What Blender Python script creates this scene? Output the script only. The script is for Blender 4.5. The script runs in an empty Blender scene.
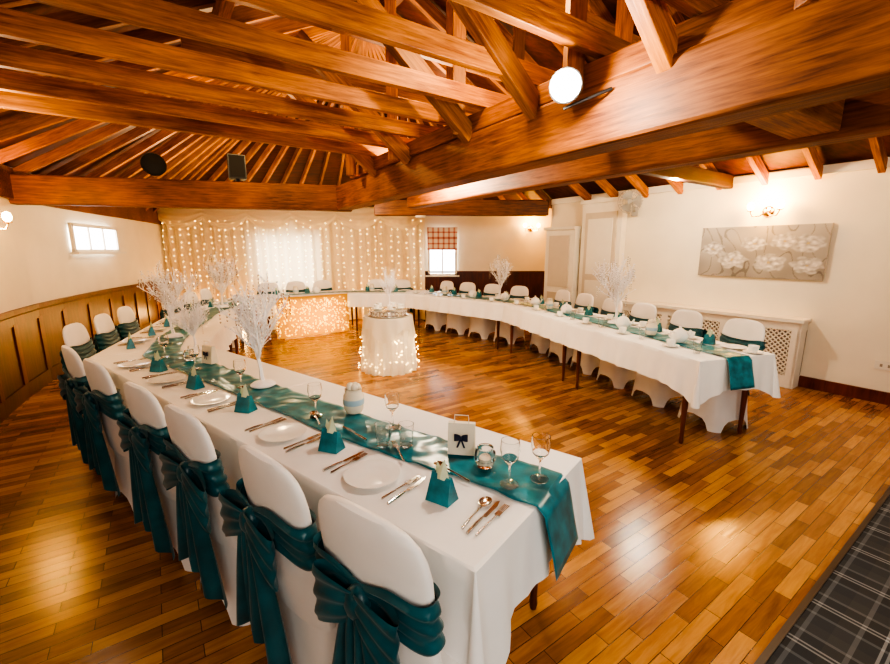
import bpy, math, random
from mathutils import Vector, Matrix, noise
random.seed(7)
C=bpy.context.scene.collection
NV=Vector((.825,.565,0)); MV=Vector((-.565,.825,0)); ANG=math.atan2(.565,.825)
def nm(n,m,z=0): return NV*n+MV*m+Vector((0,0,z))
try:
    bpy.context.scene.view_settings.view_transform='AgX'
    bpy.context.scene.view_settings.look='AgX - High Contrast'
except Exception as e: print(e)

# ---------------- materials ----------------
def newmat(name):
    m=bpy.data.materials.new(name); m.use_nodes=True
    nt=m.node_tree; b=nt.nodes['Principled BSDF']; return m,nt,b
def plain(name,col,rough=.5,metal=0,noise_amt=.06,nscale=8,**kw):
    m,nt,b=newmat(name)
    tc=nt.nodes.new('ShaderNodeTexCoord'); no=nt.nodes.new('ShaderNodeTexNoise'); no.inputs['Scale'].default_value=nscale; no.inputs['Detail'].default_value=4
    nt.links.new(tc.outputs['Object'],no.inputs['Vector'])
    r=nt.nodes.new('ShaderNodeValToRGB'); r.color_ramp.elements[0].position=.3; r.color_ramp.elements[1].position=.7
    r.color_ramp.elements[0].color=tuple(max(0,c*(1-noise_amt)) for c in col)+(1,)
    r.color_ramp.elements[1].color=tuple(min(1,c*(1+noise_amt)) for c in col)+(1,)
    nt.links.new(no.outputs['Fac'],r.inputs['Fac']); nt.links.new(r.outputs['Color'],b.inputs['Base Color'])
    b.inputs['Roughness'].default_value=rough; b.inputs['Metallic'].default_value=metal
    for k,v in kw.items(): b.inputs[k.replace('_',' ')].default_value=v
    return m
def wood(name,c1,c2,scale=(1.2,14,14),rough=.45,bump=.15,coat=0):
    m,nt,b=newmat(name); N=nt.nodes.new; L=nt.links.new
    tc=N('ShaderNodeTexCoord'); mp=N('ShaderNodeMapping'); mp.inputs['Scale'].default_value=scale
    oi=N('ShaderNodeObjectInfo'); va=N('ShaderNodeVectorMath'); va.operation='ADD'
    L(tc.outputs['Object'],va.inputs[0]); L(oi.outputs['Location'],va.inputs[1]); L(va.outputs[0],mp.inputs['Vector'])
    no=N('ShaderNodeTexNoise'); no.inputs['Scale'].default_value=2.4; no.inputs['Detail'].default_value=9; no.inputs['Roughness'].default_value=.65; no.inputs['Distortion'].default_value=.35
    L(mp.outputs['Vector'],no.inputs['Vector'])
    n2=N('ShaderNodeTexNoise'); n2.inputs['Scale'].default_value=2.2; n2.inputs['Detail'].default_value=3; L(va.outputs[0],n2.inputs['Vector'])
    mx=N('ShaderNodeMix'); mx.data_type='FLOAT'; mx.inputs[0].default_value=.38; L(no.outputs['Fac'],mx.inputs[2]); L(n2.outputs['Fac'],mx.inputs[3])
    r=N('ShaderNodeValToRGB'); r.color_ramp.elements[0].position=.37; r.color_ramp.elements[1].position=.63
    r.color_ramp.elements[0].color=c1+(1,); r.color_ramp.elements[1].color=c2+(1,)
    L(mx.outputs[0],r.inputs['Fac'])
    hv=N('ShaderNodeHueSaturation'); ma=N('ShaderNodeMapRange'); ma.inputs['To Min'].default_value=.55; ma.inputs['To Max'].default_value=1.25
    L(oi.outputs['Random'],ma.inputs['Value']); L(ma.outputs[0],hv.inputs['Value']); L(r.outputs['Color'],hv.inputs['Color'])
    L(hv.outputs['Color'],b.inputs['Base Color'])
    bp=N('ShaderNodeBump'); bp.inputs['Strength'].default_value=bump; bp.inputs['Distance'].default_value=.01
    L(no.outputs['Fac'],bp.inputs['Height']); L(bp.outputs['Normal'],b.inputs['Normal'])
    b.inputs['Roughness'].default_value=rough; b.inputs['Coat Weight'].default_value=coat
    return m
def emit(name,col,s):
    m,nt,b=newmat(name); b.inputs['Base Color'].default_value=col+(1,); b.inputs['Emission Color'].default_value=col+(1,); b.inputs['Emission Strength'].default_value=s; return m
def sheer(name,col,trans=.45,nscale=6):
    m,nt,b=newmat(name); out=nt.nodes['Material Output']
    b.inputs['Base Color'].default_value=col+(1,); b.inputs['Roughness'].default_value=.8
    t=nt.nodes.new('ShaderNodeBsdfTranslucent'); t.inputs['Color'].default_value=col+(1,)
    mx=nt.nodes.new('ShaderNodeMixShader'); mx.inputs['Fac'].default_value=trans
    nt.links.new(b.outputs[0],mx.inputs[1]); nt.links.new(t.outputs[0],mx.inputs[2]); nt.links.new(mx.outputs[0],out.inputs['Surface'])
    return m
BS=(1.6,24,24)
M_beam=wood('beam_oak',(.10,.022,.004),(.44,.145,.025),BS,rough=.55,bump=.3)
M_raft=wood('rafter_pine',(.20,.05,.007),(.68,.26,.042),BS,rough=.55,bump=.3)
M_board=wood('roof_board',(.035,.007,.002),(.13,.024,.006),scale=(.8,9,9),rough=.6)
M_wains=wood('wainscot_wood',(.07,.012,.004),(.19,.036,.010),scale=(8,8,1),rough=.35)
M_leg=wood('leg_mahogany',(.07,.014,.006),(.18,.045,.016),scale=(10,10,1),rough=.3)
M_wall=plain('wall_plaster',(.88,.80,.65),.9,noise_amt=.03,nscale=3)
M_white=plain('white_paint',(.84,.79,.69),.6,noise_amt=.02)
M_cloth=plain('white_linen',(.88,.86,.84),.85,noise_amt=.02)
M_spandex=plain('spandex_white',(.86,.83,.80),.7,noise_amt=.03,Sheen_Weight=.2)
M_teal=plain('teal_satin',(.002,.075,.095),.34,noise_amt=.35,nscale=10,Sheen_Weight=.15)
M_teal2=plain('teal_runner_satin',(.004,.165,.215),.28,noise_amt=.45,nscale=16)
M_ivory=plain('ivory_napkin',(.55,.62,.44),.7)
M_china=plain('china',(.88,.87,.83),.15,noise_amt=.01)
M_steel=plain('steel',(.55,.53,.5),.18,1)
M_silver=plain('silver',(.8,.78,.75),.2,1)
M_brass=plain('brass',(.75,.5,.18),.25,1)
M_black=plain('black_metal',(.008,.008,.009),.45)
M_navy=plain('navy_ribbon',(.01,.012,.04),.4)
M_cream=plain('cream_card',(.75,.68,.55),.7)
M_branch=plain('branch_white',(.92,.91,.93),.5)
M_blue=plain('powder_blue',(.35,.5,.6),.6)
M_grey=plain('grey_plastic',(.35,.34,.32),.5)
mg,nt,b=newmat('clear_glass'); b.inputs['Base Color'].default_value=(1,1,1,1); b.inputs['Transmission Weight'].default_value=1; b.inputs['Roughness'].default_value=.02; b.inputs['IOR'].default_value=1.3
M_glass=mg
M_fairy=emit('fairy_bulb',(1,.62,.2),26)
M_fairy2=emit('fairy_bulb_gold',(1,.55,.10),9)
M_daylight=emit('window_daylight',(.95,.97,1),6)
M_daylight3=emit('window_daylight_veiled',(.86,.94,1),2.0)
M_bulb=emit('lamp_bulb',(1,.60,.18),45)
M_flood=emit('flood_lens',(1,.92,.8),150)
M_curtain=sheer('sheer_voile',(.88,.75,.54),.4)
M_gold=sheer('gold_voile',(.90,.55,.08),.5)
M_skirt=sheer('white_net',(.9,.86,.78),.45)

# ---------------- mesh builder ----------------
class MB:
    def __init__(s): s.v=[];s.f=[];s.m=[]
    def add(s,vs,fs,mi=0):
        o=len(s.v); s.v+= [tuple(p) for p in vs]; s.f+=[tuple(i+o for i in f) for f in fs]; s.m+=[mi]*len(fs)
    def box(s,c,sz,mi=0,rz=0,mat=None):
        x,y,z=[a/2 for a in sz]; vs=[Vector((i*x,j*y,k*z)) for i in(-1,1) for j in(-1,1) for k in(-1,1)]
        R=mat if mat else Matrix.Rotation(rz,3,'Z')
        vs=[R@p+Vector(c) for p in vs]
        s.add(vs,[(0,1,3,2),(4,6,7,5),(0,4,5,1),(2,3,7,6),(0,2,6,4),(1,5,7,3)],mi)
    def lathe(s,prof,c=(0,0,0),n=24,mi=0,cap=True):
        vs=[];fs=[];c=Vector(c)
        for r,z in prof:
            for i in range(n):
                a=2*math.pi*i/n; vs.append(c+Vector((r*math.cos(a),r*math.sin(a),z)))
        for k in range(len(prof)-1):
            for i in range(n):
                j=(i+1)%n; fs.append((k*n+i,k*n+j,(k+1)*n+j,(k+1)*n+i))
        if cap:
            if prof[0][0]>1e-4: fs.append(tuple(range(n))[::-1])
            if prof[-1][0]>1e-4: fs.append(tuple((len(prof)-1)*n+i for i in range(n)))
        s.add(vs,fs,mi)
    def tube(s,pts,rad,n=6,mi=0):
        pts=[Vector(p) for p in pts]; vs=[];fs=[]
        for k,p in enumerate(pts):
            d=(pts[min(k+1,len(pts)-1)]-pts[max(k-1,0)]).normalized()
            a=d.orthogonal().normalized() if k==0 else (a-d*a.dot(d)).normalized()
            bb=d.cross(a); r=rad[k] if hasattr(rad,'__len__') else rad
            for i in range(n):
                t=2*math.pi*i/n; vs.append(p+a*r*math.cos(t)+bb*r*math.sin(t))
        for k in range(len(pts)-1):
            for i in range(n):
                j=(i+1)%n; fs.append((k*n+i,k*n+j,(k+1)*n+j,(k+1)*n+i))
        fs.append(tuple(range(n))[::-1]); fs.append(tuple((len(pts)-1)*n+i for i in range(n)))
        s.add(vs,fs,mi)
    def grid(s,fn,nu,nv,mi=0,closeu=False):
        vs=[fn(i/nu,j/nv) for i in range(nu+(0 if closeu else 1)) for j in range(nv+1)]
        fs=[];L=nu if closeu else nu+1
        for i in range(nu):
            a=i;b2=(i+1)%L
            for j in range(nv): fs.append((a*(nv+1)+j,b2*(nv+1)+j,b2*(nv+1)+j+1,a*(nv+1)+j+1))
        s.add(vs,fs,mi)
    def ball(s,c,r,mi=0,n=8,k=5,sc=(1,1,1)):
        c=Vector(c); vs=[];fs=[]
        for a in range(k+1):
            ph=math.pi*a/k
            for i in range(n):
                t=2*math.pi*i/n; vs.append(c+Vector((r*sc[0]*math.sin(ph)*math.cos(t),r*sc[1]*math.sin(ph)*math.sin(t),r*sc[2]*math.cos(ph))))
        for a in range(k):
            for i in range(n): fs.append((a*n+i,(a+1)*n+i,(a+1)*n+(i+1)%n,a*n+(i+1)%n))
        s.add(vs,fs,mi)
    def octa(s,c,r,mi=0,sz=1):
        c=Vector(c); vs=[c+Vector(p) for p in((r,0,0),(-r,0,0),(0,r,0),(0,-r,0),(0,0,r*sz),(0,0,-r*sz))]
        s.add(vs,[(0,2,4),(2,1,4),(1,3,4),(3,0,4),(2,0,5),(1,2,5),(3,1,5),(0,3,5)],mi)
    def mesh(s,name,mats,smooth=True,angle=40):
        me=bpy.data.meshes.new(name); me.from_pydata(s.v,[],s.f)
        for m in mats: me.materials.append(m)
        me.polygons.foreach_set('material_index',s.m)
        me.validate(); me.update()
        if smooth:
            me.polygons.foreach_set('use_smooth',[True]*len(me.polygons))
            try: me.set_sharp_from_angle(angle=math.radians(angle))
            except Exception: pass
        return me
def put(name,me,loc=(0,0,0),rz=0,parent=None,scale=1):
    o=bpy.data.objects.new(name,me); C.objects.link(o); o.location=loc; o.rotation_euler=(0,0,rz)
    o.scale=(scale,)*3 if not hasattr(scale,'__len__') else scale
    if parent: o.parent=parent
    return o
def empty(name,loc=(0,0,0)):
    o=bpy.data.objects.new(name,None); C.objects.link(o); o.location=loc; return o
def beam(name,p0,p1,w,h,mat,parent=None,bev=.008):
    p0=Vector(p0);p1=Vector(p1);d=p1-p0;L=d.length
    mb=MB(); 
    mb.box((0,0,0),(L,w,h)); me=mb.mesh(name,[mat],smooth=False)
    o=put(name,me,(p0+p1)/2,0,parent)
    x=d.normalized(); z=Vector((0,0,1)); z=(z-x*z.dot(x)).normalized() if abs(x.z)<.99 else Vector((1,0,0)); y=z.cross(x)
    o.rotation_mode='QUATERNION'; o.rotation_quaternion=Matrix((x,y,z)).transposed().to_quaternion()
    if bev:
        b=o.modifiers.new('bevel','BEVEL'); b.width=bev; b.segments=2
    return o

# ---------------- floor ----------------
def floor_mat():
    m,nt,b=newmat('oak_parquet'); L=nt.links.new; N=nt.nodes.new
    tc=N('ShaderNodeTexCoord'); br=N('ShaderNodeTexBrick')
    br.inputs['Scale'].default_value=1; br.inputs['Brick Width'].default_value=.38; br.inputs['Row Height'].default_value=.068
    br.inputs['Mortar Size'].default_value=.0018; br.inputs['Mortar Smooth'].default_value=.3; br.offset=.37; br.offset_frequency=2
    br.inputs['Color1'].default_value=(.0,.0,.0,1); br.inputs['Color2'].default_value=(1,1,1,1); br.inputs['Mortar'].default_value=(.3,.3,.3,1)
    L(tc.outputs['Object'],br.inputs['Vector'])
    mp=N('ShaderNodeMapping'); mp.inputs['Scale'].default_value=(2.5,26,1); L(tc.outputs['Object'],mp.inputs['Vector'])
    no=N('ShaderNodeTexNoise'); no.inputs['Scale'].default_value=1.6; no.inputs['Detail'].default_value=8; no.inputs['Roughness'].default_value=.62; no.inputs['Distortion'].default_value=.5; L(mp.outputs[0],no.inputs['Vector'])
    n2=N('ShaderNodeTexNoise'); n2.inputs['Scale'].default_value=.9; n2.inputs['Detail'].default_value=4; L(tc.outputs['Object'],n2.inputs['Vector'])
    mx=N('ShaderNodeMix'); mx.data_type='FLOAT'; mx.inputs[0].default_value=.55
    L(br.outputs['Color'],mx.inputs[2]); L(no.outputs['Fac'],mx.inputs[3])
    m3=N('ShaderNodeMix'); m3.data_type='FLOAT'; m3.inputs[0].default_value=.32; L(mx.outputs[0],m3.inputs[2]); L(n2.outputs['Fac'],m3.inputs[3])
    r=N('ShaderNodeValToRGB'); e=r.color_ramp.elements; e[0].position=.24; e[0].color=(.085,.024,.004,1); e[1].position=.72; e[1].color=(.56,.27,.055,1)
    k=e.new(.48); k.color=(.30,.115,.019,1)
    L(m3.outputs[0],r.inputs['Fac'])
    mm=N('ShaderNodeMix'); mm.data_type='RGBA'; L(br.outputs['Fac'],mm.inputs[0]); L(r.outputs['Color'],mm.inputs[6]); mm.inputs[7].default_value=(.035,.011,.004,1)
    L(mm.outputs[2],b.inputs['Base Color'])
    rr=N('ShaderNodeMapRange'); rr.inputs['To Min'].default_value=.13; rr.inputs['To Max'].default_value=.32; L(no.outputs['Fac'],rr.inputs['Value']); L(rr.outputs[0],b.inputs['Roughness'])
    bp=N('ShaderNodeBump'); bp.inputs['Strength'].default_value=.3; bp.inputs['Distance'].default_value=.004; L(mx.outputs[0],bp.inputs['Height']); L(bp.outputs[0],b.inputs['Normal'])
    b.inputs['Specular IOR Level'].default_value=.65
    return m
mb=MB(); mb.box((2.5,4.5,-.05),(11,18,.1)); put('floor',mb.mesh('floor',[floor_mat()],False),rz=ANG)
def tartan():
    m,nt,b=newmat('tartan_carpet'); L=nt.links.new; N=nt.nodes.new
    tc=N('ShaderNodeTexCoord'); sp=N('ShaderNodeSeparateXYZ'); L(tc.outputs['Object'],sp.inputs[0]); outs=[]
    for ax in (0,1):
        mu=N('ShaderNodeMath'); mu.operation='MULTIPLY'; mu.inputs[1].default_value=3.2; L(sp.outputs[ax],mu.inputs[0])
        fr=N('ShaderNodeMath'); fr.operation='FRACT'; L(mu.outputs[0],fr.inputs[0])
        r=N('ShaderNodeValToRGB'); r.color_ramp.interpolation='CONSTANT'; e=r.color_ramp.elements
        e[0].position=0; e[0].color=(.03,.034,.042,1); e[1].position=.22; e[1].color=(.12,.13,.145,1)
        for p,c in((.27,.025),(.46,.34),(.49,.03),(.53,.34),(.56,.03),(.75,.14),(.8,.045)): k=e.new(p); k.color=(c,c*1.02,c*1.08,1)
        L(fr.outputs[0],r.inputs['Fac']); outs.append(r)
    mx=N('ShaderNodeMix'); mx.data_type='RGBA'; mx.inputs[0].default_value=.5; L(outs[0].outputs[0],mx.inputs[6]); L(outs[1].outputs[0],mx.inputs[7])
    no=N('ShaderNodeTexNoise'); no.inputs['Scale'].default_value=300; L(tc.outputs['Object'],no.inputs['Vector'])
    bp=N('ShaderNodeBump'); bp.inputs['Strength'].default_value=.6; L(no.outputs['Fac'],bp.inputs['Height']); L(bp.outputs[0],b.inputs['Normal'])
    L(mx.outputs[2],b.inputs['Base Color']); b.inputs['Roughness'].default_value=.95
    return m
mb=MB(); mb.box((2.4,-1.6,.005),(7.5,4.04,.01)); put('carpet',mb.mesh('carpet',[tartan()],False),rz=ANG)
M_strip=plain('dark_threshold',(.05,.03,.02),.4)
beam('trim_1',nm(-1.35,.43,.007),nm(6.2,.43,.007),.025,.014,M_strip,bev=0)

# ---------------- walls ----------------
LW=[nm(-1.38,-2),nm(-1.38,0),nm(-1.38,2),nm(-1.38,4),Vector((-4.3,3.84,0)),Vector((-4.62,4.4,0)),Vector((-4.92,5.0,0)),Vector((-5.16,5.6,0)),Vector((-5.4,6.3,0)),Vector((-5.62,7.0,0)),Vector((-5.85,7.9,0)),Vector((-6.15,8.9,0)),Vector((-6.45,9.85,0))]
BW=[Vector((-6.45,9.85,0)),Vector((2.6,9.85,0))]
RW=[nm(6.23,-2),Vector((1.99,8.12,0)),Vector((2.6,9.85,0))]
def offs(pl,d):
    out=[]
    for i,p in enumerate(pl):
        a=(pl[i]-pl[i-1]).normalized() if i else None
        b=(pl[i+1]-pl[i]).normalized() if i<len(pl)-1 else None
        if a is None:a=b
        if b is None:b=a
        na=Vector((-a.y,a.x,0)); nb=Vector((-b.y,b.x,0)); n=(na+nb).normalized(); n/=max(.4,n.dot(na))
        out.append(p+n*d)
    return out
def strip(name,pl,z0,z1,d0,d1,mat):
    A=offs(pl,d0);B=offs(pl,d1);mb=MB()
    for i in range(len(pl)-1):
        vs=[]
        for z in(z0,z1):
            vs+=[A[i]+Vector((0,0,z)),A[i+1]+Vector((0,0,z)),B[i+1]+Vector((0,0,z)),B[i]+Vector((0,0,z))]
        mb.add(vs,[(0,1,2,3),(4,7,6,5),(0,4,5,1),(1,5,6,2),(2,6,7,3),(3,7,4,0)])
    return put(name,mb.mesh(name,[mat],False))
ZT=2.52
strip('wall_left',LW,0,ZT,0,.12,M_wall)
strip('wall_back',BW,0,ZT,0,.12,M_wall)
strip('wall_right',RW,0,ZT,0,-.12,M_wall)
strip('trim_6',LW,.1,.92,-.001,-.02,M_wains)
strip('trim_2',LW,.92,.965,-.001,-.045,M_wains)
strip('trim_3',LW,.80,.90,-.001,-.032,M_wains)
strip('baseboard_left',LW,0,.16,-.001,-.035,M_wains)
strip('trim_9',LW,2.16,2.50,-.001,-.05,M_beam)
mb=MB()
LI=offs(LW,-.026)
for i in range(len(LI)-1):
    a,b2=LI[i],LI[i+1]; L=(b2-a).length; k=max(1,round(L/.55)); d=(b2-a).normalized()
    for j in range(k):
        p=a.lerp(b2,j/k); mb.box((p.x,p.y,.49),(.09,.02,.66),rz=math.atan2(d.y,d.x))
put('trim_4',mb.mesh('trim_4',[M_wains],False))
BR=[Vector((-.5,9.85,0)),Vector((2.5,9.85,0))]
strip('trim_7',BR,.0,1.08,-.001,-.025,M_wains); strip('trim_5',BR,1.08,1.12,-.001,-.05,M_wains)
strip('baseboard_right',[nm(6.23,-2),nm(6.23,3.3)],0,.13,.001,.03,M_wains)
strip('trim_8',[nm(6.23,-2),nm(6.23,6.3)],2.42,2.5,.001,.05,M_white)

def wallpt(t,z=0,out=0):
    p=Vector((4.68,4.19,0))+MV*t-NV*out; p.z=z; return p
mb=MB()
def wbox(mb,t0,t1,z0,z1,o0,o1,mi=0):
    c=wallpt((t0+t1)/2,(z0+z1)/2,(o0+o1)/2); mb.box(c,(o1-o0,t1-t0,z1-z0),mi,rz=ANG)
M_panel=plain('panel_paint',(.64,.56,.45),.6,noise_amt=.02)
wbox(mb,3.2,3.95,0,2.35,0.01,.14); wbox(mb,3.18,3.97,2.35,2.41,0.01,.18); wbox(mb,3.28,3.86,.12,2.2,.14,.165,1); wbox(mb,3.34,3.80,.2,1.1,.165,.175); wbox(mb,3.34,3.80,1.2,2.1,.165,.175)
mb.ball(wallpt(3.33,1.05,.19),.02,2)
put('door_1',mb.mesh('door_1',[M_white,M_panel,M_brass],False))
mb=MB(); wbox(mb,4.0,4.65,0,1.95,.01,.24); wbox(mb,3.99,4.68,1.95,2.0,.01,.28)
wbox(mb,4.1,4.55,.95,1.85,.24,.265,1); wbox(mb,4.1,4.55,.15,.85,.24,.265,1)
put('wall_cupboard',mb.mesh('wall_cupboard',[M_white,M_panel],False))

# radiator cabinet with lattice panels
mb=MB(); T0,T1=.75,3.1
wbox(mb,T0,T1,.78,.82,.01,.26); wbox(mb,T0+.02,T1,.68,.78,.02,.22); wbox(mb,T0+.02,T1,.0,.14,.02,.22)
for t in (T0+.02,T0+.78,T0+1.55,T1-.1): wbox(mb,t,t+.09,.14,.68,.02,.22)
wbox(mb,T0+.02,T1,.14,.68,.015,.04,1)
wbox(mb,T0+.02,T0+.05,.0,.78,.02,.22)
for (a,b2) in ((T0+.11,T0+.78),(T0+.87,T0+1.55),(T0+1.64,T1-.1)):
    s=.055; z0,z1=.14,.68; H=z1-z0; x=a-H
    while x<b2:
        for sg in(1,-1):
            ta=max(0,(a-x)/H); tb=min(1,(b2-x)/H)
            if tb-ta>.03:
                zs=[z0+ta*H,z0+tb*H] if sg>0 else [z1-ta*H,z1-tb*H]
                mb.tube([wallpt(x+ta*H,zs[0],.205),wallpt(x+tb*H,zs[1],.205)],.008,4)
        x+=s
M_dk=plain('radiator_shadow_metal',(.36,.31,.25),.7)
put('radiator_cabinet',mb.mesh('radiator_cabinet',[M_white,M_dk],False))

# painting
def paint_col(u,v):
    fl=[(.30,.34,.30,0.3),(.12,.56,.24,0),(.47,.66,.24,.4),(.60,.30,.30,1.1),(.86,.66,.30,1.9),(.88,.26,.27,.6),(.70,.70,.26,2.2)]
    n1=noise.noise(Vector((u*4,v*3,0)))*.5+.5
    base=Vector((.20,.18,.16)).lerp(Vector((.50,.46,.41)),min(1,n1*.7+.5*v*v))
    st=noise.noise(Vector((u*9,v*2.5+u*3,4)))
    if abs(st)<.035: base=base*.6
    for cx,cy,R,ph in fl:
        dx=(u-cx)*2.1+.03*noise.noise(Vector((u*14,v*14,2))); dy=(v-cy)+.03*noise.noise(Vector((u*14,v*14,7)))
        r=math.hypot(dx,dy*1.55); th=math.atan2(dy*1.5,dx)+ph
        for lay,(k,q0,sh) in enumerate(((3,1,.66),(3,.78,.85),(2.5,.52,1.0))):
            t2=th+lay*.55; pet=abs(math.sin(k*t2/1.0)); rr=R*q0*(.55+.45*pet**.6)*(1+.2*noise.noise(Vector((t2*2,ph,lay))))
            if r<rr:
                q=r/rr; f=(.40+.60*q**.7)*(.65+.35*pet)*sh
                col=Vector((.84,.80,.75))*f*(.9+.4*noise.noise(Vector((u*30,v*20,1))))
                base=base.lerp(col,min(1,(1-q)*7))
        if r<R*.10: base=Vector((.50,.38,.18))
    return (max(0,base.x),max(0,base.y),max(0,base.z),1)
nu,nv=170,80; mb=MB()
mb.grid(lambda u,v: Vector(((u-.5)*1.34,-.032,(v-.5)*.63)),nu,nv,0)
nvp=len(mb.v)
mb.box((0,-.0155,0),(1.34,.03,.63),1)
me=mb.mesh('painting',[],False)
ca=me.color_attributes.new('Col','FLOAT_COLOR','POINT')
for i in range(len(me.vertices)):
    if i<nvp: ca.data[i].color=paint_col((i//(nv+1))/nu,(i%(nv+1))/nv)
    else: ca.data[i].color=(.3,.25,.2,1)
mp_,nt,b=newmat('floral_canvas'); at=nt.nodes.new('ShaderNodeAttribute'); at.attribute_name='Col'; nt.links.new(at.outputs['Color'],b.inputs['Base Color']); b.inputs['Roughness'].default_value=.7
me.materials.append(mp_); me.materials.append(M_cream)
o=put('floral_painting',me,wallpt(1.37,1.575,.01),rz=math.atan2(-MV.y,-MV.x)); 

def sconce():
    mb=MB(); mb.lathe([(.0,-.01),(.05,-.01),(.055,0),(.04,.015),(0,.02)],n=16)
    mb.v=[(x,-z,y) for x,y,z in mb.v]
    for s in(-1,1):
        mb.tube([(0,-.02,0),(s*.05,-.07,-.05),(s*.11,-.09,-.05),(s*.13,-.09,0)],.007,6)
        mb.lathe([(.008,0),(.03,.004),(.03,.012),(.012,.015)],(s*.13,-.09,0),12)
        mb.lathe([(.012,.015),(.028,.03),(.034,.055),(.026,.085),(.0,.10)],(s*.13,-.09,0),12,1)
    return mb.mesh('wall_sconce',[M_brass,M_bulb])
SC=sconce()
def add_sconce(loc,inward,power=14):
    rz=math.atan2(inward.y,inward.x)+math.pi/2
    put('wall_sconce',SC,loc,rz,scale=1.15)
    ld=bpy.data.lights.new('sconce_light','POINT'); ld.energy=power; ld.color=(1,.48,.08); ld.shadow_soft_size=.06
    l=bpy.data.objects.new('sconce_light',ld); C.objects.link(l); l.location=Vector(loc)+Vector(inward)*.17+Vector((0,0,.16))
add_sconce(wallpt(1.33,2.06,.012),-NV,50)
add_sconce(Vector((1.95,9.83,2.08)),Vector((0,-1,0)),26)
add_sconce(Vector((-4.50,4.22,1.86)),Vector((.87,-.5,0)),34)
mb=MB(); wbox(mb,.02,.17,.36,.45,.001,.012); wbox(mb,.05,.07,.39,.42,.012,.016,1); wbox(mb,.11,.13,.39,.42,.012,.016,1)
put('wall_socket',mb.mesh('wall_socket',[M_white,M_dk],False))
# wall fan
mb=MB()
R=Matrix.Rotation(math.pi/2,3,'X')
t=MB()
for r in(.06,.10,.14,.17): 
    t.tube([(r*math.cos(a*.2618),r*math.sin(a*.2618),.05) for a in range(25)],.003,4)
for i in range(24):
    a=i*.2618; t.tube([(.03*math.cos(a),.03*math.sin(a),.055),(.17*math.cos(a),.17*math.sin(a),.05),(.175*math.cos(a),.175*math.sin(a),.0),(.05*math.cos(a),.05*math.sin(a),-.05)],.002,4)
for i in range(3):
    a=i*2.094
    t.grid(lambda u,v,a=a:Vector((math.cos(a+(v-.5)*1.3)*(.03+.12*u),math.sin(a+(v-.5)*1.3)*(.03+.12*u),(v-.5)*.04)),6,6,1)
t.lathe([(.0,.06),(.035,.055),(.04,-.05),(.03,-.12),(0,-.13)],n=16,mi=1)
mb.v=[tuple(R@Vector(p)) for p in t.v]; mb.f=t.f; mb.m=t.m
mb.tube([(0,.12,0),(0,.2,-.12),(0,.3,-.12)],.014,8); mb.box((0,.31,-.12),(.09,.02,.14))
put('wall_fan',mb.mesh('wall_fan',[M_grey,M_grey]),wallpt(2.95,2.30,.34),math.atan2(-MV.y,-MV.x)+.35)

# windows
def window(name,c,w,h,rz,nx,pane=M_daylight):
    mb=MB(); mb.box((0,0,0),(w,.01,h),1)
    for s in(-1,1): mb.box((s*(w/2+.02),-.015,0),(.05,.04,h+.09)); mb.box((0,-.015,s*(h/2+.02)),(w+.09,.04,.05))
    for i in range(1,nx): mb.box((-w/2+w*i/nx,-.01,0),(.03,.03,h))
    mb.box((0,-.05,-h/2-.05),(w+.2,.11,.03))
    return put(name,mb.mesh(name,[M_white,pane],False),c,rz)
d=(LW[10]-LW[8]).normalized(); p=LW[9].lerp(LW[8],.4)+Vector((0,0,1.77))
inw=Vector((d.y,-d.x,0)); rzw=math.atan2(inw.y,inw.x)+math.pi/2
window('window_1',p+inw*.06,1.3,.33,rzw,3)
window('window_2',Vector((-.06,9.81,1.54)),.58,.96,0,2)
window('window_3',Vector((-3.55,9.81,1.32)),1.35,1.2,0,3,M_daylight3)
mb=MB(); mb.grid(lambda u,v:Vector(((u-.5)*.68,-.07-.012*abs(math.sin(v*9.4)),v*.5)),34,30)
me=mb.mesh('roman_blind',[])
ca=me.color_attributes.new('Col','FLOAT_COLOR','POINT')
for i in range(len(me.vertices)):
    u=(i//31)/34;v=(i%31)/30
    a=(int(u*17)%3==0);b3=(int(v*12)%3==0); c=(.78,.68,.55)
    if a or b3: c=(.58,.26,.2)
    if a and b3: c=(.36,.08,.07)
    ca.data[i].color=c+(1,)
m2,nt,b=newmat('plaid_fabric'); at=nt.nodes.new('ShaderNodeAttribute'); at.attribute_name='Col'; nt.links.new(at.outputs['Color'],b.inputs['Base Color']); me.materials.append(m2)
put('roman_blind',me,Vector((-.06,9.81,1.6)))

# ---------------- curtain backdrop ----------------
mb=MB()
def cur(u,v):
    x=-6.3+u*5.85; z=.02+v*2.5
    y=9.62+.045*math.sin(u*150+1.2*math.sin(u*31))+.02*math.sin(u*61+v*2)
    return Vector((x,y,z))
mb.grid(cur,420,10)
for k in range(6):
    x0=-6.3+k*.975
    def sw(u,v,x0=x0):
        sag=4*u*(1-u); top=2.52-.02*sag; bot=2.26-.22*sag
        return Vector((x0+u*.975,9.53-.05*sag*math.sin(v*3.1)-.014*math.sin(v*19),top+(bot-top)*v))
    mb.grid(sw,20,22)
mb.tube([(-6.35,9.6,2.53),(-.4,9.6,2.53)],.015,8,1)
put('backdrop_curtain',mb.mesh('backdrop_curtain',[M_curtain,M_silver]))
mb=MB()
for i in range(34):
    x=-6.2+i*.172+random.uniform(-.03,.03)
    for j in range(14):
        z=2.2-j*.145+random.uniform(-.04,.04); mb.octa((x+random.uniform(-.015,.015),9.50,z),.009)
put('curtain_fairy_lights',mb.mesh('curtain_fairy_lights',[M_fairy],False))

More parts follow.
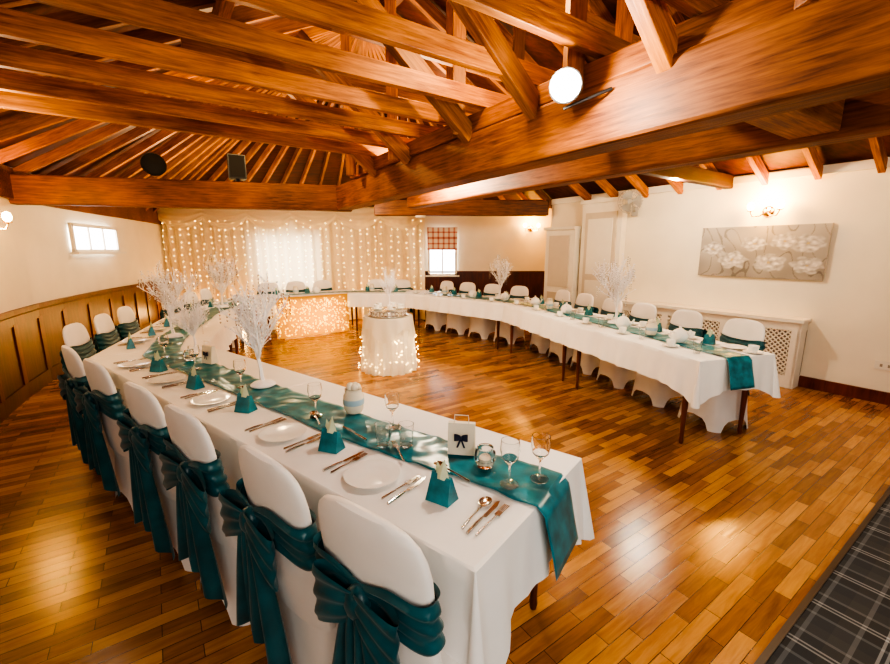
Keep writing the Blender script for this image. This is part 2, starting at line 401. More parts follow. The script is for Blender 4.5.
# ---------------- roof ----------------
HUB=nm(2.3,5.0,4.35)
fan=[p.copy() for p in LW[4:]]+[Vector((x,9.85,0)) for x in(-5,-3.5,-2,-.5,1,2.6)]+[Vector((1.99,8.12,0)),nm(6.23,5.0)]
mb=MB(); up=Vector((0,0,ZT+.002))
for i in range(len(fan)-1): mb.add([fan[i]+up,fan[i+1]+up,HUB],[(0,1,2)])
R0=nm(2.3,-2.2,4.35)
mb.add([nm(-1.38,-2.2,ZT),fan[0]+up,HUB,R0],[(0,1,2,3)]); mb.add([nm(6.23,-2.2,ZT),nm(6.23,5,ZT),HUB,R0],[(0,1,2,3)])
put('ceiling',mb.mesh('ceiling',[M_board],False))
RF=empty('roof_rafters')
def raf(p0,p1,w=.055,h=.12,mat=M_raft,n='rafter'): return beam(n,p0,p1,w,h,mat,RF,0)
dz=Vector((0,0,-.10))
m=-1.8
while m<5:
    raf(nm(-1.36,m,ZT)+dz,nm(2.3,m,4.35)+dz,.05); raf(nm(6.2,m,ZT)+dz,nm(2.3,m,4.35)+dz); m+=.5
for i in range(len(fan)-1):
    a,b2=fan[i],fan[i+1]; k=max(1,round((b2-a).length/.5))
    for j in range(k):
        p=a.lerp(b2,j/k)+up+dz; raf(p.lerp(HUB+dz,.005),p.lerp(HUB+dz,.97),.04,.1)
beam('ridge_beam',nm(2.3,-2,4.15),nm(2.3,5.1,4.15),.08,.22,M_beam)
JS=empty('ceiling_joists')
m=.1
while m<4.3:
    beam('joist',nm(-1.0,m,2.60),nm(3.1,m,2.60),.05,.11,M_raft,JS,.004); m+=.46
CT=empty('collar_ties')
m=.33
while m<4.9:
    beam('collar',nm(.35,m,3.15),nm(4.2,m,3.15),.06,.14,M_raft,CT,.004); m+=.92
D1=(Vector((-1.4,5.72,0))-Vector((1.34,1.39,0))).normalized()
b1a=Vector((1.34,1.39,2.27))-D1*2.4; b1b=Vector((-1.45,5.80,2.27)); 
SH=Vector((D1.y,-D1.x,0))*.09
beam('main_ceiling_beam',b1a+SH,b1b+SH,.2,.30,M_beam,bev=.02)
b2a=Vector((1.97,1.98,2.26))-MV*2.5+NV*.08; b2b=Vector((1.97,1.98,2.26))+MV*4.35+NV*.08
beam('main_ceiling_beam',b2a,b2b,.17,.27,M_beam,bev=.02)
beam('main_ceiling_beam',(-4.95,4.95,2.27),(-1.25,5.88,2.27),.2,.32,M_beam,bev=.02)
beam('main_ceiling_beam',(-1.3,8.05,2.36),(1.9,8.05,2.36),.18,.28,M_beam,bev=.02)
beam('roof_purlin',nm(1.95,-.5,2.48),nm(2.05,4.9,2.48),.09,.12,M_beam)
beam('cross_beam',nm(1.95,.80,2.225),nm(2.74,.80,2.225),.2,.15,M_raft)
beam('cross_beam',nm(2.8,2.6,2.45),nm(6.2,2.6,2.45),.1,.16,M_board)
ST=empty('roof_struts')
for (x,y) in((.98,2.02),(.55,2.7),(.18,3.23),(-.32,4.0),(-.72,4.66)):
    p=Vector((x,y,2.40)); beam('strut',p,p-NV*.95+Vector((0,0,.75)),.07,.12,M_raft,ST,.005)
for mm in(.9,1.9,2.9,3.9,4.9):
    p=nm(2.74,mm,2.38); beam('post',p,p+Vector((0,0,1.65)),.09,.09,M_beam,ST,.005)
    beam('brace',p+Vector((0,0,.05)),nm(4.0,mm,3.4),.07,.11,M_raft,ST,.005)
    p=nm(1.9,mm-.3,2.4); beam('post',p,p+Vector((0,0,1.6)),.09,.09,M_raft,ST,.005)
beam('roof_purlin',nm(.6,-2,3.28),nm(.6,4.9,3.28),.08,.14,M_beam); beam('roof_purlin',nm(4.2,-2,3.25),nm(4.2,4.9,3.25),.08,.14,M_beam)

def lampfix(name,loc,aim,s=1,lens=M_flood,arm=None):
    mb=MB(); mb.lathe([(.0,-.12),(.045,-.12),(.055,-.05),(.075,.0),(.08,.04),(.072,.04)],n=20,mi=0,cap=False); mb.lathe([(.0,.025),(.072,.03)],n=20,mi=1,cap=False)
    mb.tube([(-.085,0,0),(-.085,.0,-.0),(-.085,-.11,0),(.085,-.11,0),(.085,0,0)],.006,6)
    q=Vector(aim).to_track_quat('Z','Y')
    if arm: v=q.inverted()@(Vector(arm)-Vector(loc))/s; mb.tube([(0,-.11,0),v],.008,6)
    o=put(name,mb.mesh(name,[M_black,lens]),loc); o.rotation_mode='QUATERNION'; o.rotation_quaternion=q; o.scale=(s,)*3; return o
lampfix('flood_lamp',(.57,2.18,2.37),(-.15,-.85,-.45),.95,M_flood,(.80,2.20,2.36))
lampfix('stage_spotlight',(-3.42,5.22,2.60),(.3,-.5,-.25),1.6,M_black)
mb=MB(); mb.box((0,0,0),(.2,.2,.28)); mb.box((0,-.105,0),(.17,.012,.25),1); mb.lathe([(.03,0),(.06,.008),(.065,.0)],n=18,mi=0,cap=False); mb.box((0,0,-.16),(.05,.05,.06))
put('loudspeaker',mb.mesh('loudspeaker',[M_black,plain('speaker_grille',(.012,.012,.013),.8)],False),(-2.6,5.54,2.61),.5)
mb=MB(); mb.lathe([(.0,0),(.09,0),(.1,.02),(.1,.03),(0,.03)],n=20); put('smoke_alarm',mb.mesh('smoke_alarm',[M_white]),(-.45,8.03,2.19))

# ---------------- tables ----------------
I=[Vector(p+(0,)) for p in((.557,1.60),(-.83,2.67),(-2.17,3.71),(-2.85,5.6),(-3.05,7.45),(-1.92,8.28),(-.75,8.2),(.94,6.57),(1.45,4.85),(1.97,3.14))]
W=.78; O=offs(I,W); TZ=.76
def cloth(q,drops,name,parent,mat=M_cloth,extra=(.1,.1,.1,.1),amp=1):
    cen=sum(q,Vector())/4; seq=[]
    for i in range(4):
        a,b2=q[i],q[(i+1)%4]; d=(b2-a).normalized(); n=Vector((d.y,-d.x,0)); 
        if n.dot((a+b2)/2-cen)<0:n=-n
        L=(b2-a).length; k=max(6,int(L/.03))
        for j in range(k+1): 
            t=j/k; e=0
            if drops[i-1]>.05: e=max(e,(1-t*L/.25))*1
            e2=(1-(1-t)*L/.25) if drops[(i+1)%4]>.05 else 0
            seq.append((a.lerp(b2,t),n,drops[i],max(0,e)**1.6*extra[i]+max(0,e2)**1.6*extra[(i+1)%4],1,L*t+i*1.7))
        c2=q[(i+2)%4]; d2=(c2-b2).normalized(); n2=Vector((d2.y,-d2.x,0))
        if n2.dot((b2+c2)/2-cen)<0:n2=-n2
        if drops[i]>.05 and drops[(i+1)%4]>.05:
            for j in range(1,6):
                t=j/6; nn=n.lerp(n2,t).normalized(); seq.append((b2,nn,drops[i],extra[(i+1)%4],1+1.5*math.sin(math.pi*t),L+i*1.7))
    S=len(seq); K=9; mb=MB(); vs=[]
    for (p,n,dr,ex,fl,s) in seq: vs.append(p+(cen-p)*.008+Vector((0,0,TZ)))
    for r in range(K+1):
        f=r/K
        for (p,n,dr,ex,fl,s) in seq:
            if dr<.05: vs.append(p+Vector((0,0,TZ-.004-.003*f))); continue
            w=amp*(math.sin(s*21)+.6*math.sin(s*47+1)+.8*math.sin(s*9))*.012*f
            o=.006+.032*f*fl+w
            vs.append(p+n*o+Vector((0,0,TZ-.004-(dr+ex)*f)))
    fs=[]
    for r in range(K+1):
        for i in range(S): j=(i+1)%S; fs.append((r*S+i,r*S+j,(r+1)*S+j,(r+1)*S+i))
    o=len(vs); vs.append(cen+Vector((0,0,TZ)))
    for i in range(S): fs.append((i,(i+1)%S,o))
    mb.add(vs,fs)
    return put(name,mb.mesh(name,[mat],angle=60),parent=parent)
def table(k,closed=(False,False),dropi=.26,dropo=.26,mat=M_cloth):
    e=empty('dining_table'); q=[I[k],I[k+1],O[k+1],O[k]]
    cloth(q,[dropi,.26 if closed[1] else 0,dropo,.26 if closed[0] else 0],'tablecloth',e,mat,extra=(.10,.10,.10,.20) )
    cen=sum(q,Vector())/4; mb=MB()
    qq=[cen+(p-cen)*.985 for p in q]
    vs=[p+Vector((0,0,.725)) for p in qq]+[p+Vector((0,0,.752)) for p in qq]
    mb.add(vs,[(0,1,2,3),(7,6,5,4),(0,4,5,1),(1,5,6,2),(2,6,7,3),(3,7,4,0)])
    ins=[p+(cen-p).normalized()*.16 for p in q]
    for j,p in enumerate(ins):
        mb.lathe([(.014,0),(.02,.03),(.016,.06),(.022,.3),(.026,.5),(.022,.53),(.03,.55),(.03,.60)],(p.x,p.y,0),12)
        mb.box((p.x,p.y,.665),(.06,.06,.13),rz=ANG)
        p2=ins[(j+1)%4]; d=p2-p; c=(p+p2)/2; mb.box((c.x,c.y,.68),(d.length-.06,.02,.09),rz=math.atan2(d.y,d.x))
    put('table_frame',mb.mesh('table_frame',[M_leg]),parent=e)
    if k==4:
        mb=MB(); qq=[cen+(p-cen)*.995+Vector((0,0,TZ+.0008)) for p in q]; mb.add(qq,[(3,2,1,0)]); put('top_cloth',mb.mesh('top_cloth',[M_cloth],False),parent=e)
    return e
for k in range(9):
    table(k,(k==0,k==8),dropi=.74 if k==4 else .26,mat=M_gold if k==4 else M_cloth)
mb=MB()
a,b2=I[4],I[5]; d=(b2-a).normalized(); n=Vector((d.y,-d.x,0))
for i in range(360):
    p=a.lerp(b2,random.random())+n*.08; mb.octa((p.x,p.y,random.uniform(.05,.72)),.0085)
put('table_fairy_lights',mb.mesh('table_fairy_lights',[M_fairy2],False))

def tpos(k,s,d,z=.762):
    dd=(I[k+1]-I[k]).normalized(); nn=Vector((-dd.y,dd.x,0)); p=I[k]+dd*s+nn*(W-d); p.z=z; return p
def tang(k):
    dd=(I[k+1]-I[k]).normalized(); inn=Vector((dd.y,-dd.x,0)); return math.atan2(inn.y,inn.x)-math.pi/2
def runner(name,path,w,hang0=False,hang1=False,hw=.24):
    P=[Vector(p) for p in path]; fine=[]
    for i in range(len(P)-1):
        k=max(2,int((P[i+1]-P[i]).length/.02))
        for j in range(k): fine.append(P[i].lerp(P[i+1],j/k))
    fine.append(P[-1]); 
    def hang(p,d):
        out=[]
        for j in range(1,11):
            f=j/10; q=p+d*(.024+.055*f); q.z=TZ-.0-hw*f; out.append(q)
        return out
    fr=list(fine)
    if hang1: fr=fr+hang(fine[-1],(fine[-1]-fine[-2]).normalized())
    if hang0: fr=hang(fine[0],(fine[0]-fine[1]).normalized())[::-1]+fr
    n=len(fr)-1; K=18; vs=[];fs=[]
    for i,p in enumerate(fr):
        d=fr[min(i+3,n)]-fr[max(i-3,0)]; d.z=0; d.normalize(); s=Vector((-d.y,d.x,0))
        for j in range(K+1):
            v=(j/K-.5)*w*(1+.10*noise.noise(p*5)); q=p+s*(v+.008*noise.noise(p*3)); 
            h=.010*max(0,noise.noise(Vector((q.x*13,q.y*13,1)))+.25); 
            if p.z>=TZ-.001: q.z=max(TZ+.003,TZ+.004+h)
            vs.append(q)
    for i in range(n):
        for j in range(K): fs.append((i*(K+1)+j,(i+1)*(K+1)+j,(i+1)*(K+1)+j+1,i*(K+1)+j+1))
    mb=MB(); mb.add(vs,fs); me=mb.mesh(name,[M_teal2]); o=put(name,me); s=o.modifiers.new('t','SOLIDIFY'); s.thickness=.002; s.offset=1
    return o
rz0=.764
L8=(I[9]-I[8]).length
runner('table_runner',[tpos(0,0,.48,rz0),tpos(0,.9,.41,rz0),tpos(1,1.6,.40,rz0),tpos(2,.5,.42,rz0),tpos(3,.2,.42,rz0),tpos(3,1.6,.4,rz0)],.25,hang0=True)
runner('table_runner',[tpos(6,.3,.40,rz0),tpos(6,2.1,.40,rz0),tpos(7,.3,.40,rz0),tpos(8,.0,.40,rz0),tpos(8,L8,.40,rz0)],.25,hang1=True)
runner('table_runner',[tpos(4,.3,.40,rz0),tpos(4,1.2,.40,rz0),tpos(5,.3,.40,rz0),tpos(5,1.1,.4,rz0)],.22)

# ---------------- chairs ----------------
def rrect(hx,hy,n,e=4.5):
    out=[]
    for i in range(n):
        a=2*math.pi*i/n; c,s=math.cos(a),math.sin(a)
        out.append((hx*math.copysign(abs(c)**(2/e),c),hy*math.copysign(abs(s)**(2/e),s),a))
    return out
def chairmesh(variant):
    mb=MB(); n=48
    lev=[(0,.235,.235),(.05,.228,.23),(.15,.212,.222),(.3,.2,.212),(.42,.205,.212),(.455,.207,.213),(.475,.198,.205),(.48,.15,.16),(.482,.0,.0)]
    vs=[]
    for z,hx,hy in lev:
        for x,y,a in rrect(hx,hy,n):
            arch=.11*max(0,math.cos(4*a))**.8*max(0,1-z/.2) if math.cos(4*a)>0 else 0
            vs.append((x,y,z+arch))
    fs=[]
    for k in range(len(lev)-1):
        for i in range(n): j=(i+1)%n; fs.append((k*n+i,k*n+j,(k+1)*n+j,(k+1)*n+i))
    mb.add(vs,fs)
    def backc(z): return -.185-.075*(z-.4)/.55
    bl=[(.38,.203,.035),(.5,.2,.034),(.62,.196,.030),(.74,.198,.027),(.84,.200,.025),(.89,.192,.023),(.925,.176,.021),(.950,.148,.018),(.966,.10,.014),(.972,.0,.0)]
    vs=[];fs=[]
    for z,hx,hy in bl:
        for x,y,a in rrect(hx,hy,n,3): vs.append((x,y+backc(z)-.012*(1-min(1,(x/.2)**2)),z))
    for k in range(len(bl)-1):
        for i in range(n): j=(i+1)%n; fs.append((k*n+i,k*n+j,(k+1)*n+j,(k+1)*n+i))
    mb.add(vs,fs)
    kx=[.0,-.07,.06][variant]; kz=.72
    def band(u,v):
        z=kz-.075+.155*v; hx,hy=.210,.048; a=2*math.pi*u
        e=3; c,s=math.cos(a),math.sin(a); x=hx*math.copysign(abs(c)**(2/e),c); y=hy*math.copysign(abs(s)**(2/e),s)
        pin=math.exp(-((x-kx)/.07)**2) if s<0 else 0
        z=kz+(z-kz)*(1-.5*pin); w=1+.03*math.sin(v*19+2*math.sin(a*2))
        return Vector((x*w,y*(w+.12*math.sin(v*25+a))+backc(z)-.008,z+.008*math.sin(a*3)))
    mb.grid(band,56,16,1,closeu=True)
    ky=backc(kz)-.068
    mb.ball((kx,ky,kz),.04,1,14,9,(1,.8,1.2))
    for s in(-1,1):
        def loop(u,v,s=s):
            x=kx+s*(.15+.02*variant)*(1-math.cos(2*math.pi*u))/2; wid=(.06+.12*math.sin(math.pi*u)); 
            y=ky-.004+.005*math.sin(v*18+u*3)-.022*math.sin(2*math.pi*u)-.012*math.sin(math.pi*u)
            return Vector((x,y,kz+(v-.5)*wid-.06*(abs(x-kx)/.17)**2*(1+.3*s)))
        mb.grid(loop,28,16,1)
        def tail(u,v,s=s):
            L=(.56 if s>0 else .48)-.03*variant; wid=.05+.15*u**.6
            x=kx+s*(.015+.06*u)+(v-.5)*wid; y=ky-.012+.02*u-(.008+.022*u**.5)*math.sin(v*10+u*1.2+s)
            return Vector((x,y,kz-.01-L*u-(.10*s*(v-.5))*u))
        mb.grid(tail,24,22,1)
    return mb.mesh('dining_chair',[M_spandex,M_teal],angle=50)
CH=[chairmesh(i) for i in range(3)]
cc=0
def chair(k,s,d=-.06,jit=1):
    global cc
    p=tpos(k,s,-d,0)
    put('dining_chair',CH[cc%3],(p.x,p.y,0),tang(k)+random.uniform(-.06,.06)*jit); cc+=1
for s in(.21,.66,1.30): chair(0,s)
for s in(.06,.80,1.36): chair(1,s)
for s in(.25,.85,1.45): chair(2,s,.0)
for s in(.35,.95,1.5): chair(3,s)
for s in(.15,.7,1.25): chair(4,s)
for s in(.35,.9): chair(5,s)
for s in(.15,.75,1.35,1.95): chair(6,s)
for s in(.1,.7,1.3): chair(7,s)
for s in(.1,.72,1.36): chair(8,s)

# ---------------- tableware ----------------
mb=MB(); mb.lathe([(.0,.004),(.055,.003),(.06,0),(.065,.004),(.1,.014),(.106,.017),(.1,.018),(.066,.009),(.0,.008)],n=36,cap=False); PL=mb.mesh('dinner_plate',[M_china])
def cut_fork():
    mb=MB(); mb.tube([(0,-.09,.004),(0,-.02,.006),(0,.03,.005)],[.0045,.0028,.0035],6)
    mb.box((0,.042,.005),(.02,.026,.003)); 
    for i in range(4): mb.box((-.0082+i*.0055,.075,.006),(.0028,.045,.0022))
    return mb.mesh('fork',[M_steel])
def cut_knife():
    mb=MB(); mb.tube([(0,-.1,.005),(0,-.05,.006),(0,-.01,.005)],[.005,.006,.004],8)
    mb.add([(-.003,-.01,.004),(.010,0,.004),(.012,.07,.004),(.004,.105,.004),(-.004,.09,.004),(-.003,-.01,.006),(.010,0,.006),(.012,.07,.006),(.004,.105,.006),(-.004,.09,.006)],[(4,3,2,1,0),(5,6,7,8,9),(0,1,6,5),(1,2,7,6),(2,3,8,7),(3,4,9,8),(4,0,5,9)])
    return mb.mesh('table_knife',[M_steel])
def cut_spoon():
    mb=MB(); mb.tube([(0,-.09,.004),(0,-.02,.007),(0,.04,.005)],[.005,.0028,.004],6)
    mb.grid(lambda u,v:Vector((.021*v*math.cos(u*2*math.pi),.066+.032*v*math.sin(u*2*math.pi),.002+.007*v*v)),20,5,closeu=True); return mb.mesh('spoon',[M_steel])
FK,KN,SP=cut_fork(),cut_knife(),cut_spoon()
def napkin():
    mb=MB()
    b=[(-.045,-.035),(.045,-.035),(.05,.03),(-.05,.03)]; t=[(-.036,-.006),(.036,-.006),(.036,.008),(-.036,.008)]
    vs=[(x,y,0) for x,y in b]+[(x,y,.085+(.012 if i in(0,3) else 0)) for i,(x,y) in enumerate(t)]
    mb.add(vs,[(0,1,5,4),(1,2,6,5),(2,3,7,6),(3,0,4,7),(4,5,6,7),(3,2,1,0)])
    mb.add([(-.036,-.004,.07),(.036,-.004,.07),(.012,.0,.15),(0,-.014,.08),(.0,.012,.08)],[(0,3,2),(3,1,2),(1,4,2),(4,0,2)],1)
    mb.add([(-.036,.006,.07),(.02,.006,.07),(-.02,.004,.135),(-.008,.016,.07)],[(0,3,2),(3,1,2),(1,0,2)],1)
    return mb.mesh('folded_napkin',[M_teal2,M_ivory],smooth=False)
NP=napkin()
mb=MB(); mb.lathe([(.0,0),(.032,0),(.033,.003),(.006,.008),(.004,.02),(.004,.075),(.012,.085),(.030,.105),(.036,.135),(.033,.17),(.031,.17),(.034,.135),(.028,.107),(.0,.09)],n=24,cap=False); WG=mb.mesh('wine_glass',[M_glass])
mb=MB(); mb.lathe([(.0,0),(.026,0),(.034,.10),(.032,.10),(.025,.008),(.0,.008)],n=24,cap=False); TG=mb.mesh('glass_tumbler',[M_glass])
mb=MB(); mb.lathe([(.0,.003),(.04,.003),(.07,.013),(.072,.015),(.04,.008),(.0,.008)],n=28,cap=False)
mb.lathe([(.0,.01),(.022,.01),(.034,.03),(.04,.065),(.038,.065),(.032,.03),(.0,.018)],n=24,cap=False)
mb.tube([(.037,0,.055),(.058,0,.055),(.06,0,.035),(.034,0,.025)],.0035,6); CU=mb.mesh('cup_and_saucer',[M_china])
mb=MB(); mb.lathe([(.0,0),(.045,0),(.07,.03),(.075,.065),(.055,.105),(.03,.118),(.03,.122),(.012,.128),(.010,.135),(.014,.145),(0,.15)],n=28,cap=False)
mb.tube([(.065,0,.04),(.10,0,.07),(.115,0,.105)],[.016,.011,.009],10); mb.tube([(-.055,0,.10),(-.10,0,.10),(-.11,0,.06),(-.07,0,.035)],.006,8); TP=mb.mesh('teapot',[M_china])
mb=MB(); mb.lathe([(.0,0),(.03,0),(.042,.03),(.04,.06),(.03,.075),(.032,.08),(.03,.08),(.036,.055),(.036,.03),(.0,.01)],n=20,cap=False); mb.lathe([(0,.012),(.024,.012),(.024,.035),(0,.037)],n=12,mi=1); VO=mb.mesh('candle_votive',[M_glass,M_cream])
mb=MB()
vs=[(-.055,-.03,0),(.055,-.03,0),(.055,.03,0),(-.055,.03,0),(-.055,-.012,.13),(.055,-.012,.13),(.055,.012,.13),(-.055,.012,.13)]
mb.add(vs,[(3,2,1,0),(0,1,5,4),(1,2,6,5),(2,3,7,6),(3,0,4,7),(4,5,6,7)])
mb.tube([(-.03,-.012,.13),(-.028,-.01,.165),(.028,-.01,.165),(.03,-.012,.13)],.002,6)
for s in(-1,1):
    mb.grid(lambda u,v,s=s:Vector((s*.028*(1-math.cos(2*math.pi*u))/2,-.030+.006*math.sin(2*math.pi*u),.075+(v-.5)*(.008+.022*math.sin(math.pi*u)))),14,3,1)
    mb.grid(lambda u,v,s=s:Vector((s*.015*u+(v-.5)*.008,-.033+.0*u,.073-.04*u)),6,2,1)
mb.ball((0,-.032,.075),.007,1)
BG=mb.mesh('favour_bag',[M_cream,M_navy])
mb=MB(); mb.lathe([(.0,0),(.04,0),(.05,.02),(.052,.09),(.042,.105),(.044,.125),(.04,.125),(.038,.1)],n=20,cap=False); mb.lathe([(.053,.045),(.054,.05),(.054,.07),(.053,.075)],n=20,mi=1,cap=False)
for i in range(5): a=i*1.3; mb.ball((.02*math.cos(a),.02*math.sin(a),.135),.02,0,8,5)
JR=mb.mesh('flower_jar',[M_cream,M_blue])

def setting(k,s,full=True,nap=-.29,plate=True):
    r=tang(k); j=random.uniform
    if plate: put('dinner_plate',PL,tpos(k,s,.15),r)
    put('folded_napkin',NP,tpos(k,s+nap,.20),r+j(-.2,.2)+.3)
    if full:
        put('fork',FK,tpos(k,s-.135,.16),r+j(-.05,.05)); put('table_knife',KN,tpos(k,s-.165,.16),r+j(-.05,.05))
        put('fork',FK,tpos(k,s+.15,.16),r+j(-.05,.05)); put('table_knife',KN,tpos(k,s+.18,.16),r+j(-.05,.05))
for k,s in((0,.56),(0,1.16),(1,.13),(1,.75),(1,1.35)): setting(k,s)
for i,(mesh,nmn) in enumerate(((FK,'fork'),(KN,'table_knife'),(SP,'spoon'))): put(nmn,mesh,tpos(0,.07+.03*i,.20),tang(0)+.05*i)
for s in(.35,.95,1.5): setting(2,s)
for s in(.4,1.0,1.55): setting(3,s,False)
for s in(.4,1.0): setting(4,s,False,-.2); setting(5,s+.05,False,-.2)
for k in(6,7,8):
    L=(I[k+1]-I[k]).length; s=.3
    while s<L-.1:
        put('dinner_plate',PL,tpos(k,s,.14),0); put('cup_and_saucer',CU,tpos(k,s+.19,.16),random.uniform(0,6)); 
        put('folded_napkin',NP,tpos(k,s-.19,.20),tang(k)+.3); put('fork',FK,tpos(k,s-.13,.14),tang(k)); put('table_knife',KN,tpos(k,s+.11,.14),tang(k))
        put('glass_tumbler',TG,tpos(k,s+.05,.60,.764)); put('cup_and_saucer',CU,tpos(k,s-.2,.62,.763),random.uniform(0,6)); s+=.62
RZ=.775
put('glass_tumbler',TG,tpos(0,.70,.34,RZ)); put('glass_tumbler',TG,tpos(0,.62,.40,RZ))
put('wine_glass',WG,tpos(0,.12,.40,RZ)); put('wine_glass',WG,tpos(0,.05,.50,RZ)); put('wine_glass',WG,tpos(0,1.2,.36,RZ)); put('wine_glass',WG,tpos(0,.80,.50,RZ))
put('wine_glass',WG,tpos(1,.2,.36,RZ)); put('wine_glass',WG,tpos(1,.85,.36,RZ)); put('wine_glass',WG,tpos(1,1.4,.36,RZ))
put('candle_votive',VO,tpos(0,.26,.46,RZ)); put('favour_bag',BG,tpos(0,.40,.50,RZ),tang(0)+.5)
put('flower_jar',JR,tpos(0,1.10,.52,RZ)); put('favour_bag',BG,tpos(1,.95,.50,RZ),tang(1)+.2); put('candle_votive',VO,tpos(1,1.15,.44,RZ))
for i in range(4): put(('spoon','fork','table_knife','spoon')[i],(SP,FK,KN,SP)[i],tpos(0,.33+.28*i,.34,RZ),tang(0)+1.3+random.uniform(-.3,.3))
for k,s in((8,1.25),(8,.5),(7,1.2),(7,.35),(6,1.4),(6,2.1),(5,.8),(4,.9),(2,.9),(3,1.1)): put('teapot',TP,tpos(k,s,.44,RZ),random.uniform(0,6))
for k,s in((8,.9),(7,.75),(6,.7),(5,.4),(4,.5),(3,.6)): put('flower_jar',JR,tpos(k,s,.43,RZ))

# ---------------- crystal branch trees ----------------
def tree(seed,h=.78):
    rd=random.Random(seed); mb=MB()
    mb.lathe([(.0,0),(.075,0),(.078,.008),(.06,.022),(.018,.035),(.0,.035)],n=20)
    tips=[]
    def br(p,d,L,r,dep):
        pts=[p];q=p.copy();dd=d.copy();n=5
        for i in range(n):
            dd=(dd+Vector((rd.uniform(-.26,.26),rd.uniform(-.26,.26),rd.uniform(-.02,.22)))).normalized(); q=q+dd*L/n; pts.append(q.copy())
        mb.tube(pts,[r*(1-.55*i/n) for i in range(n+1)],5)
        if dep>0:
            for i in range(rd.randint(4,6)):
                t=rd.randint(1,n); a=rd.uniform(0,6.28); v=(dd+Vector((math.cos(a),math.sin(a),rd.uniform(-.1,.5)))*.85).normalized(); br(pts[t],v,L*.6,max(.0032,r*.55),dep-1)
        else: tips.append(q)
        return pts
    tp=br(Vector((0,0,.02)),Vector((0,0,1)),h*.33,.016,0)
    tips.clear()
    for i in range(9):
        a=i*.7+rd.uniform(-.2,.2); p=tp[rd.randint(3,5)]; k=rd.uniform(.3,.8); br(p,Vector((math.cos(a)*k,math.sin(a)*k,.85)).normalized(),h*.33,.010,2)
    for t in tips:
        if rd.random()<.3:
            k=rd.randint(2,6)
            for j in range(k): mb.octa(t-Vector((0,0,.018+j*.022)),.007,1,1.3)
        else: mb.octa(t,.009,0)
    return mb.mesh('branch_centrepiece',[M_branch,M_glass])
TR=[tree(3),tree(11),tree(21)]
for loc,i,sc,r in(((-1.13,2.50),0,.96,0),((-2.62,3.98),2,1.0,1),((-3.25,6.1),2,1.1,2),((.93,7.25),0,1.05,3),((1.95,4.75),2,1.08,4),((-2.1,3.45),1,.7,1.2)):
    put('branch_centrepiece',TR[i],(loc[0],loc[1],.776),r,scale=sc)

# ---------------- cake table ----------------
ct=empty('cake_table',(-.76,5.55,0)); mb=MB()
def sk(u,v):
    a=2*math.pi*u; r=.315+.05*(1-v)+.018*(1-v)*math.sin(a*18)+.008*(1-v)*math.sin(a*41); return Vector((r*math.cos(a),r*math.sin(a),.01+.72*v))
mb.grid(sk,180,10,closeu=True); mb.lathe([(.316,.728),(.31,.738),(0,.74)],n=60,cap=False)
def ov(u,v):
    a=2*math.pi*u; r=.325+.03*(1-v)+.012*(1-v)*math.sin(a*12); return Vector((r*math.cos(a),r*math.sin(a),.742-(1-v)*(.22+.09*math.cos(4*a))))
mb.grid(ov,140,6,closeu=True)
put('table_skirt',mb.mesh('table_skirt',[M_skirt]),parent=ct)
mb=MB(); mb.lathe([(.3,.70),(.3,.725),(0,.725)],n=30); mb.lathe([(.2,0),(.2,.02),(.03,.04),(.03,.7),(.0,.7)],n=20); put('table_pedestal',mb.mesh('table_pedestal',[M_leg]),parent=ct)
mb=MB()
for i in range(120):
    a=random.uniform(0,6.28); z=random.uniform(.04,.5); r=.355+.06*(1-z/.72); mb.octa((-.76+r*math.cos(a),5.55+r*math.sin(a),z),.006)
put('cake_table_fairy_lights',mb.mesh('cake_table_fairy_lights',[M_fairy],False))
mb=MB(); mb.lathe([(.0,0),(.26,0),(.27,.01),(.25,.02),(.24,.03),(.245,.06),(.255,.07),(.265,.075),(.265,.085),(0,.088)],n=48,cap=False)
for i in range(30): a=i*2*math.pi/30; mb.ball((.248*math.cos(a),.248*math.sin(a),.045),.012,0,8,5)
put('silver_cake_stand',mb.mesh('silver_cake_stand',[M_silver]),(-.76,5.55,.744))
put('branch_centrepiece',TR[1],(-.74,5.6,.834),1,scale=(.5,.5,.85))
for i in range(5):
    a=i*1.25; put('cup_and_saucer',CU,(-.76+.16*math.cos(a),5.55+.16*math.sin(a),.833),a)

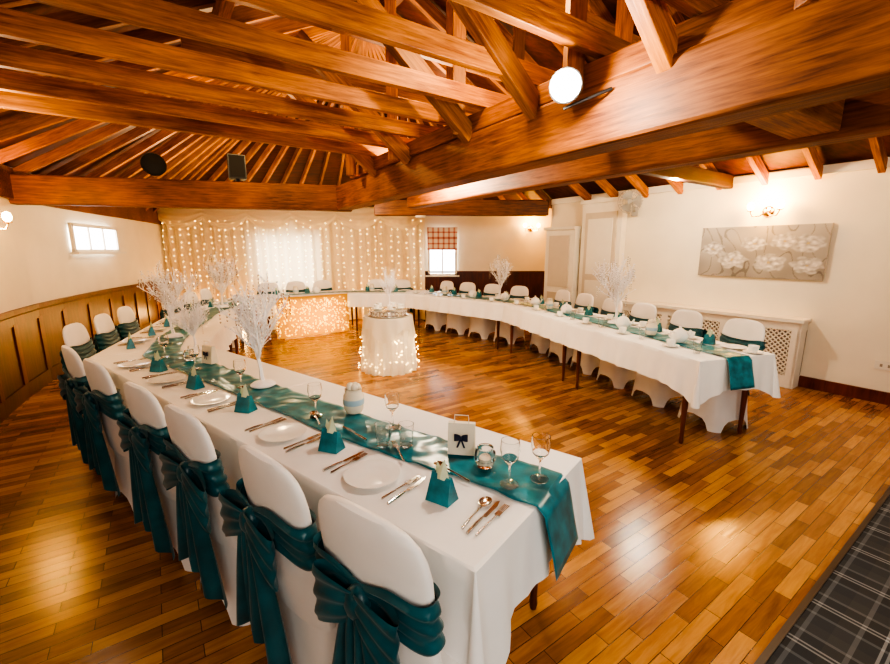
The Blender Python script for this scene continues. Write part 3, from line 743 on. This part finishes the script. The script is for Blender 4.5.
# ---------------- lights ----------------
def pt(loc,e,col=(1,.78,.52),r=.04):
    ld=bpy.data.lights.new('lamp_and_fill','POINT'); ld.energy=e; ld.color=col; ld.shadow_soft_size=r; o=bpy.data.objects.new('lamp_and_fill_light',ld); C.objects.link(o); o.location=loc; return o
def area(loc,tgt,sx,sy,e,col):
    ld=bpy.data.lights.new('area','AREA'); ld.shape='RECTANGLE'; ld.size=sx; ld.size_y=sy; ld.energy=e; ld.color=col; o=bpy.data.objects.new('window_and_fill_area',ld); C.objects.link(o); o.location=loc
    o.rotation_euler=(Vector(tgt)-Vector(loc)).to_track_quat('-Z','Y').to_euler(); return o
pt((.52,2.06,2.31),32,(1,.88,.70),.03)
pt((-1.9,4.6,3.0),58,(1,.66,.30)); pt((.3,2.6,2.95),48,(1,.70,.33)); pt(nm(4.2,3.2,2.9),12,(1,.7,.38)); pt((-.2,6.2,3.2),50,(1,.68,.33))  # added points above the joists to warm the roof timbers, no fixtures there
pt((-3.9,6.6,2.3),48,(1,.74,.42)); pt((-.2,4.6,2.36),140,(1,.82,.56)); pt((2.6,5.0,2.36),85,(1,.84,.60)); pt((-1.6,7.2,2.3),62,(1,.76,.48)); pt((-2.9,2.9,2.3),18,(1,.78,.5)); pt((2.5,2.6,2.3),60,(1,.84,.60))  # added fill points for the hall and floor, no lamps hang there
area((.6,-1.6,2.3),(0,3.5,.8),3.5,1.6,95,(1,.92,.82))  # unseen fill added behind the camera, not an actual window
area((-3.6,9.76,1.32),(-3.6,5,1.2),1.4,1.2,14,(.9,.95,1))
pt((-2.5,8.25,.35),13,(1,.62,.18),.1); pt((-2.9,8.0,.35),9,(1,.62,.18),.1); pt((-.6,5.7,.4),6,(1,.75,.4),.05)  # glow added inside the gold table and cake table, shining through the cloth
for x in(-5.7,-4.6,-1.6): pt((x,9.35,.25),18,(1,.56,.18),.08)  # added points hidden at floor level, warming the curtain from below
w=bpy.data.worlds.new('world'); bpy.context.scene.world=w; w.use_nodes=True; bg=w.node_tree.nodes['Background']; bg.inputs[0].default_value=(1,.93,.84,1); bg.inputs[1].default_value=.36

cam=bpy.data.cameras.new('camera'); co=bpy.data.objects.new('camera',cam); C.objects.link(co)
co.location=(0,0,1.6); co.rotation_euler=(math.radians(90-11.05),0,0); cam.sensor_width=36; cam.lens=420/890*36; cam.clip_start=.02
bpy.context.scene.camera=co
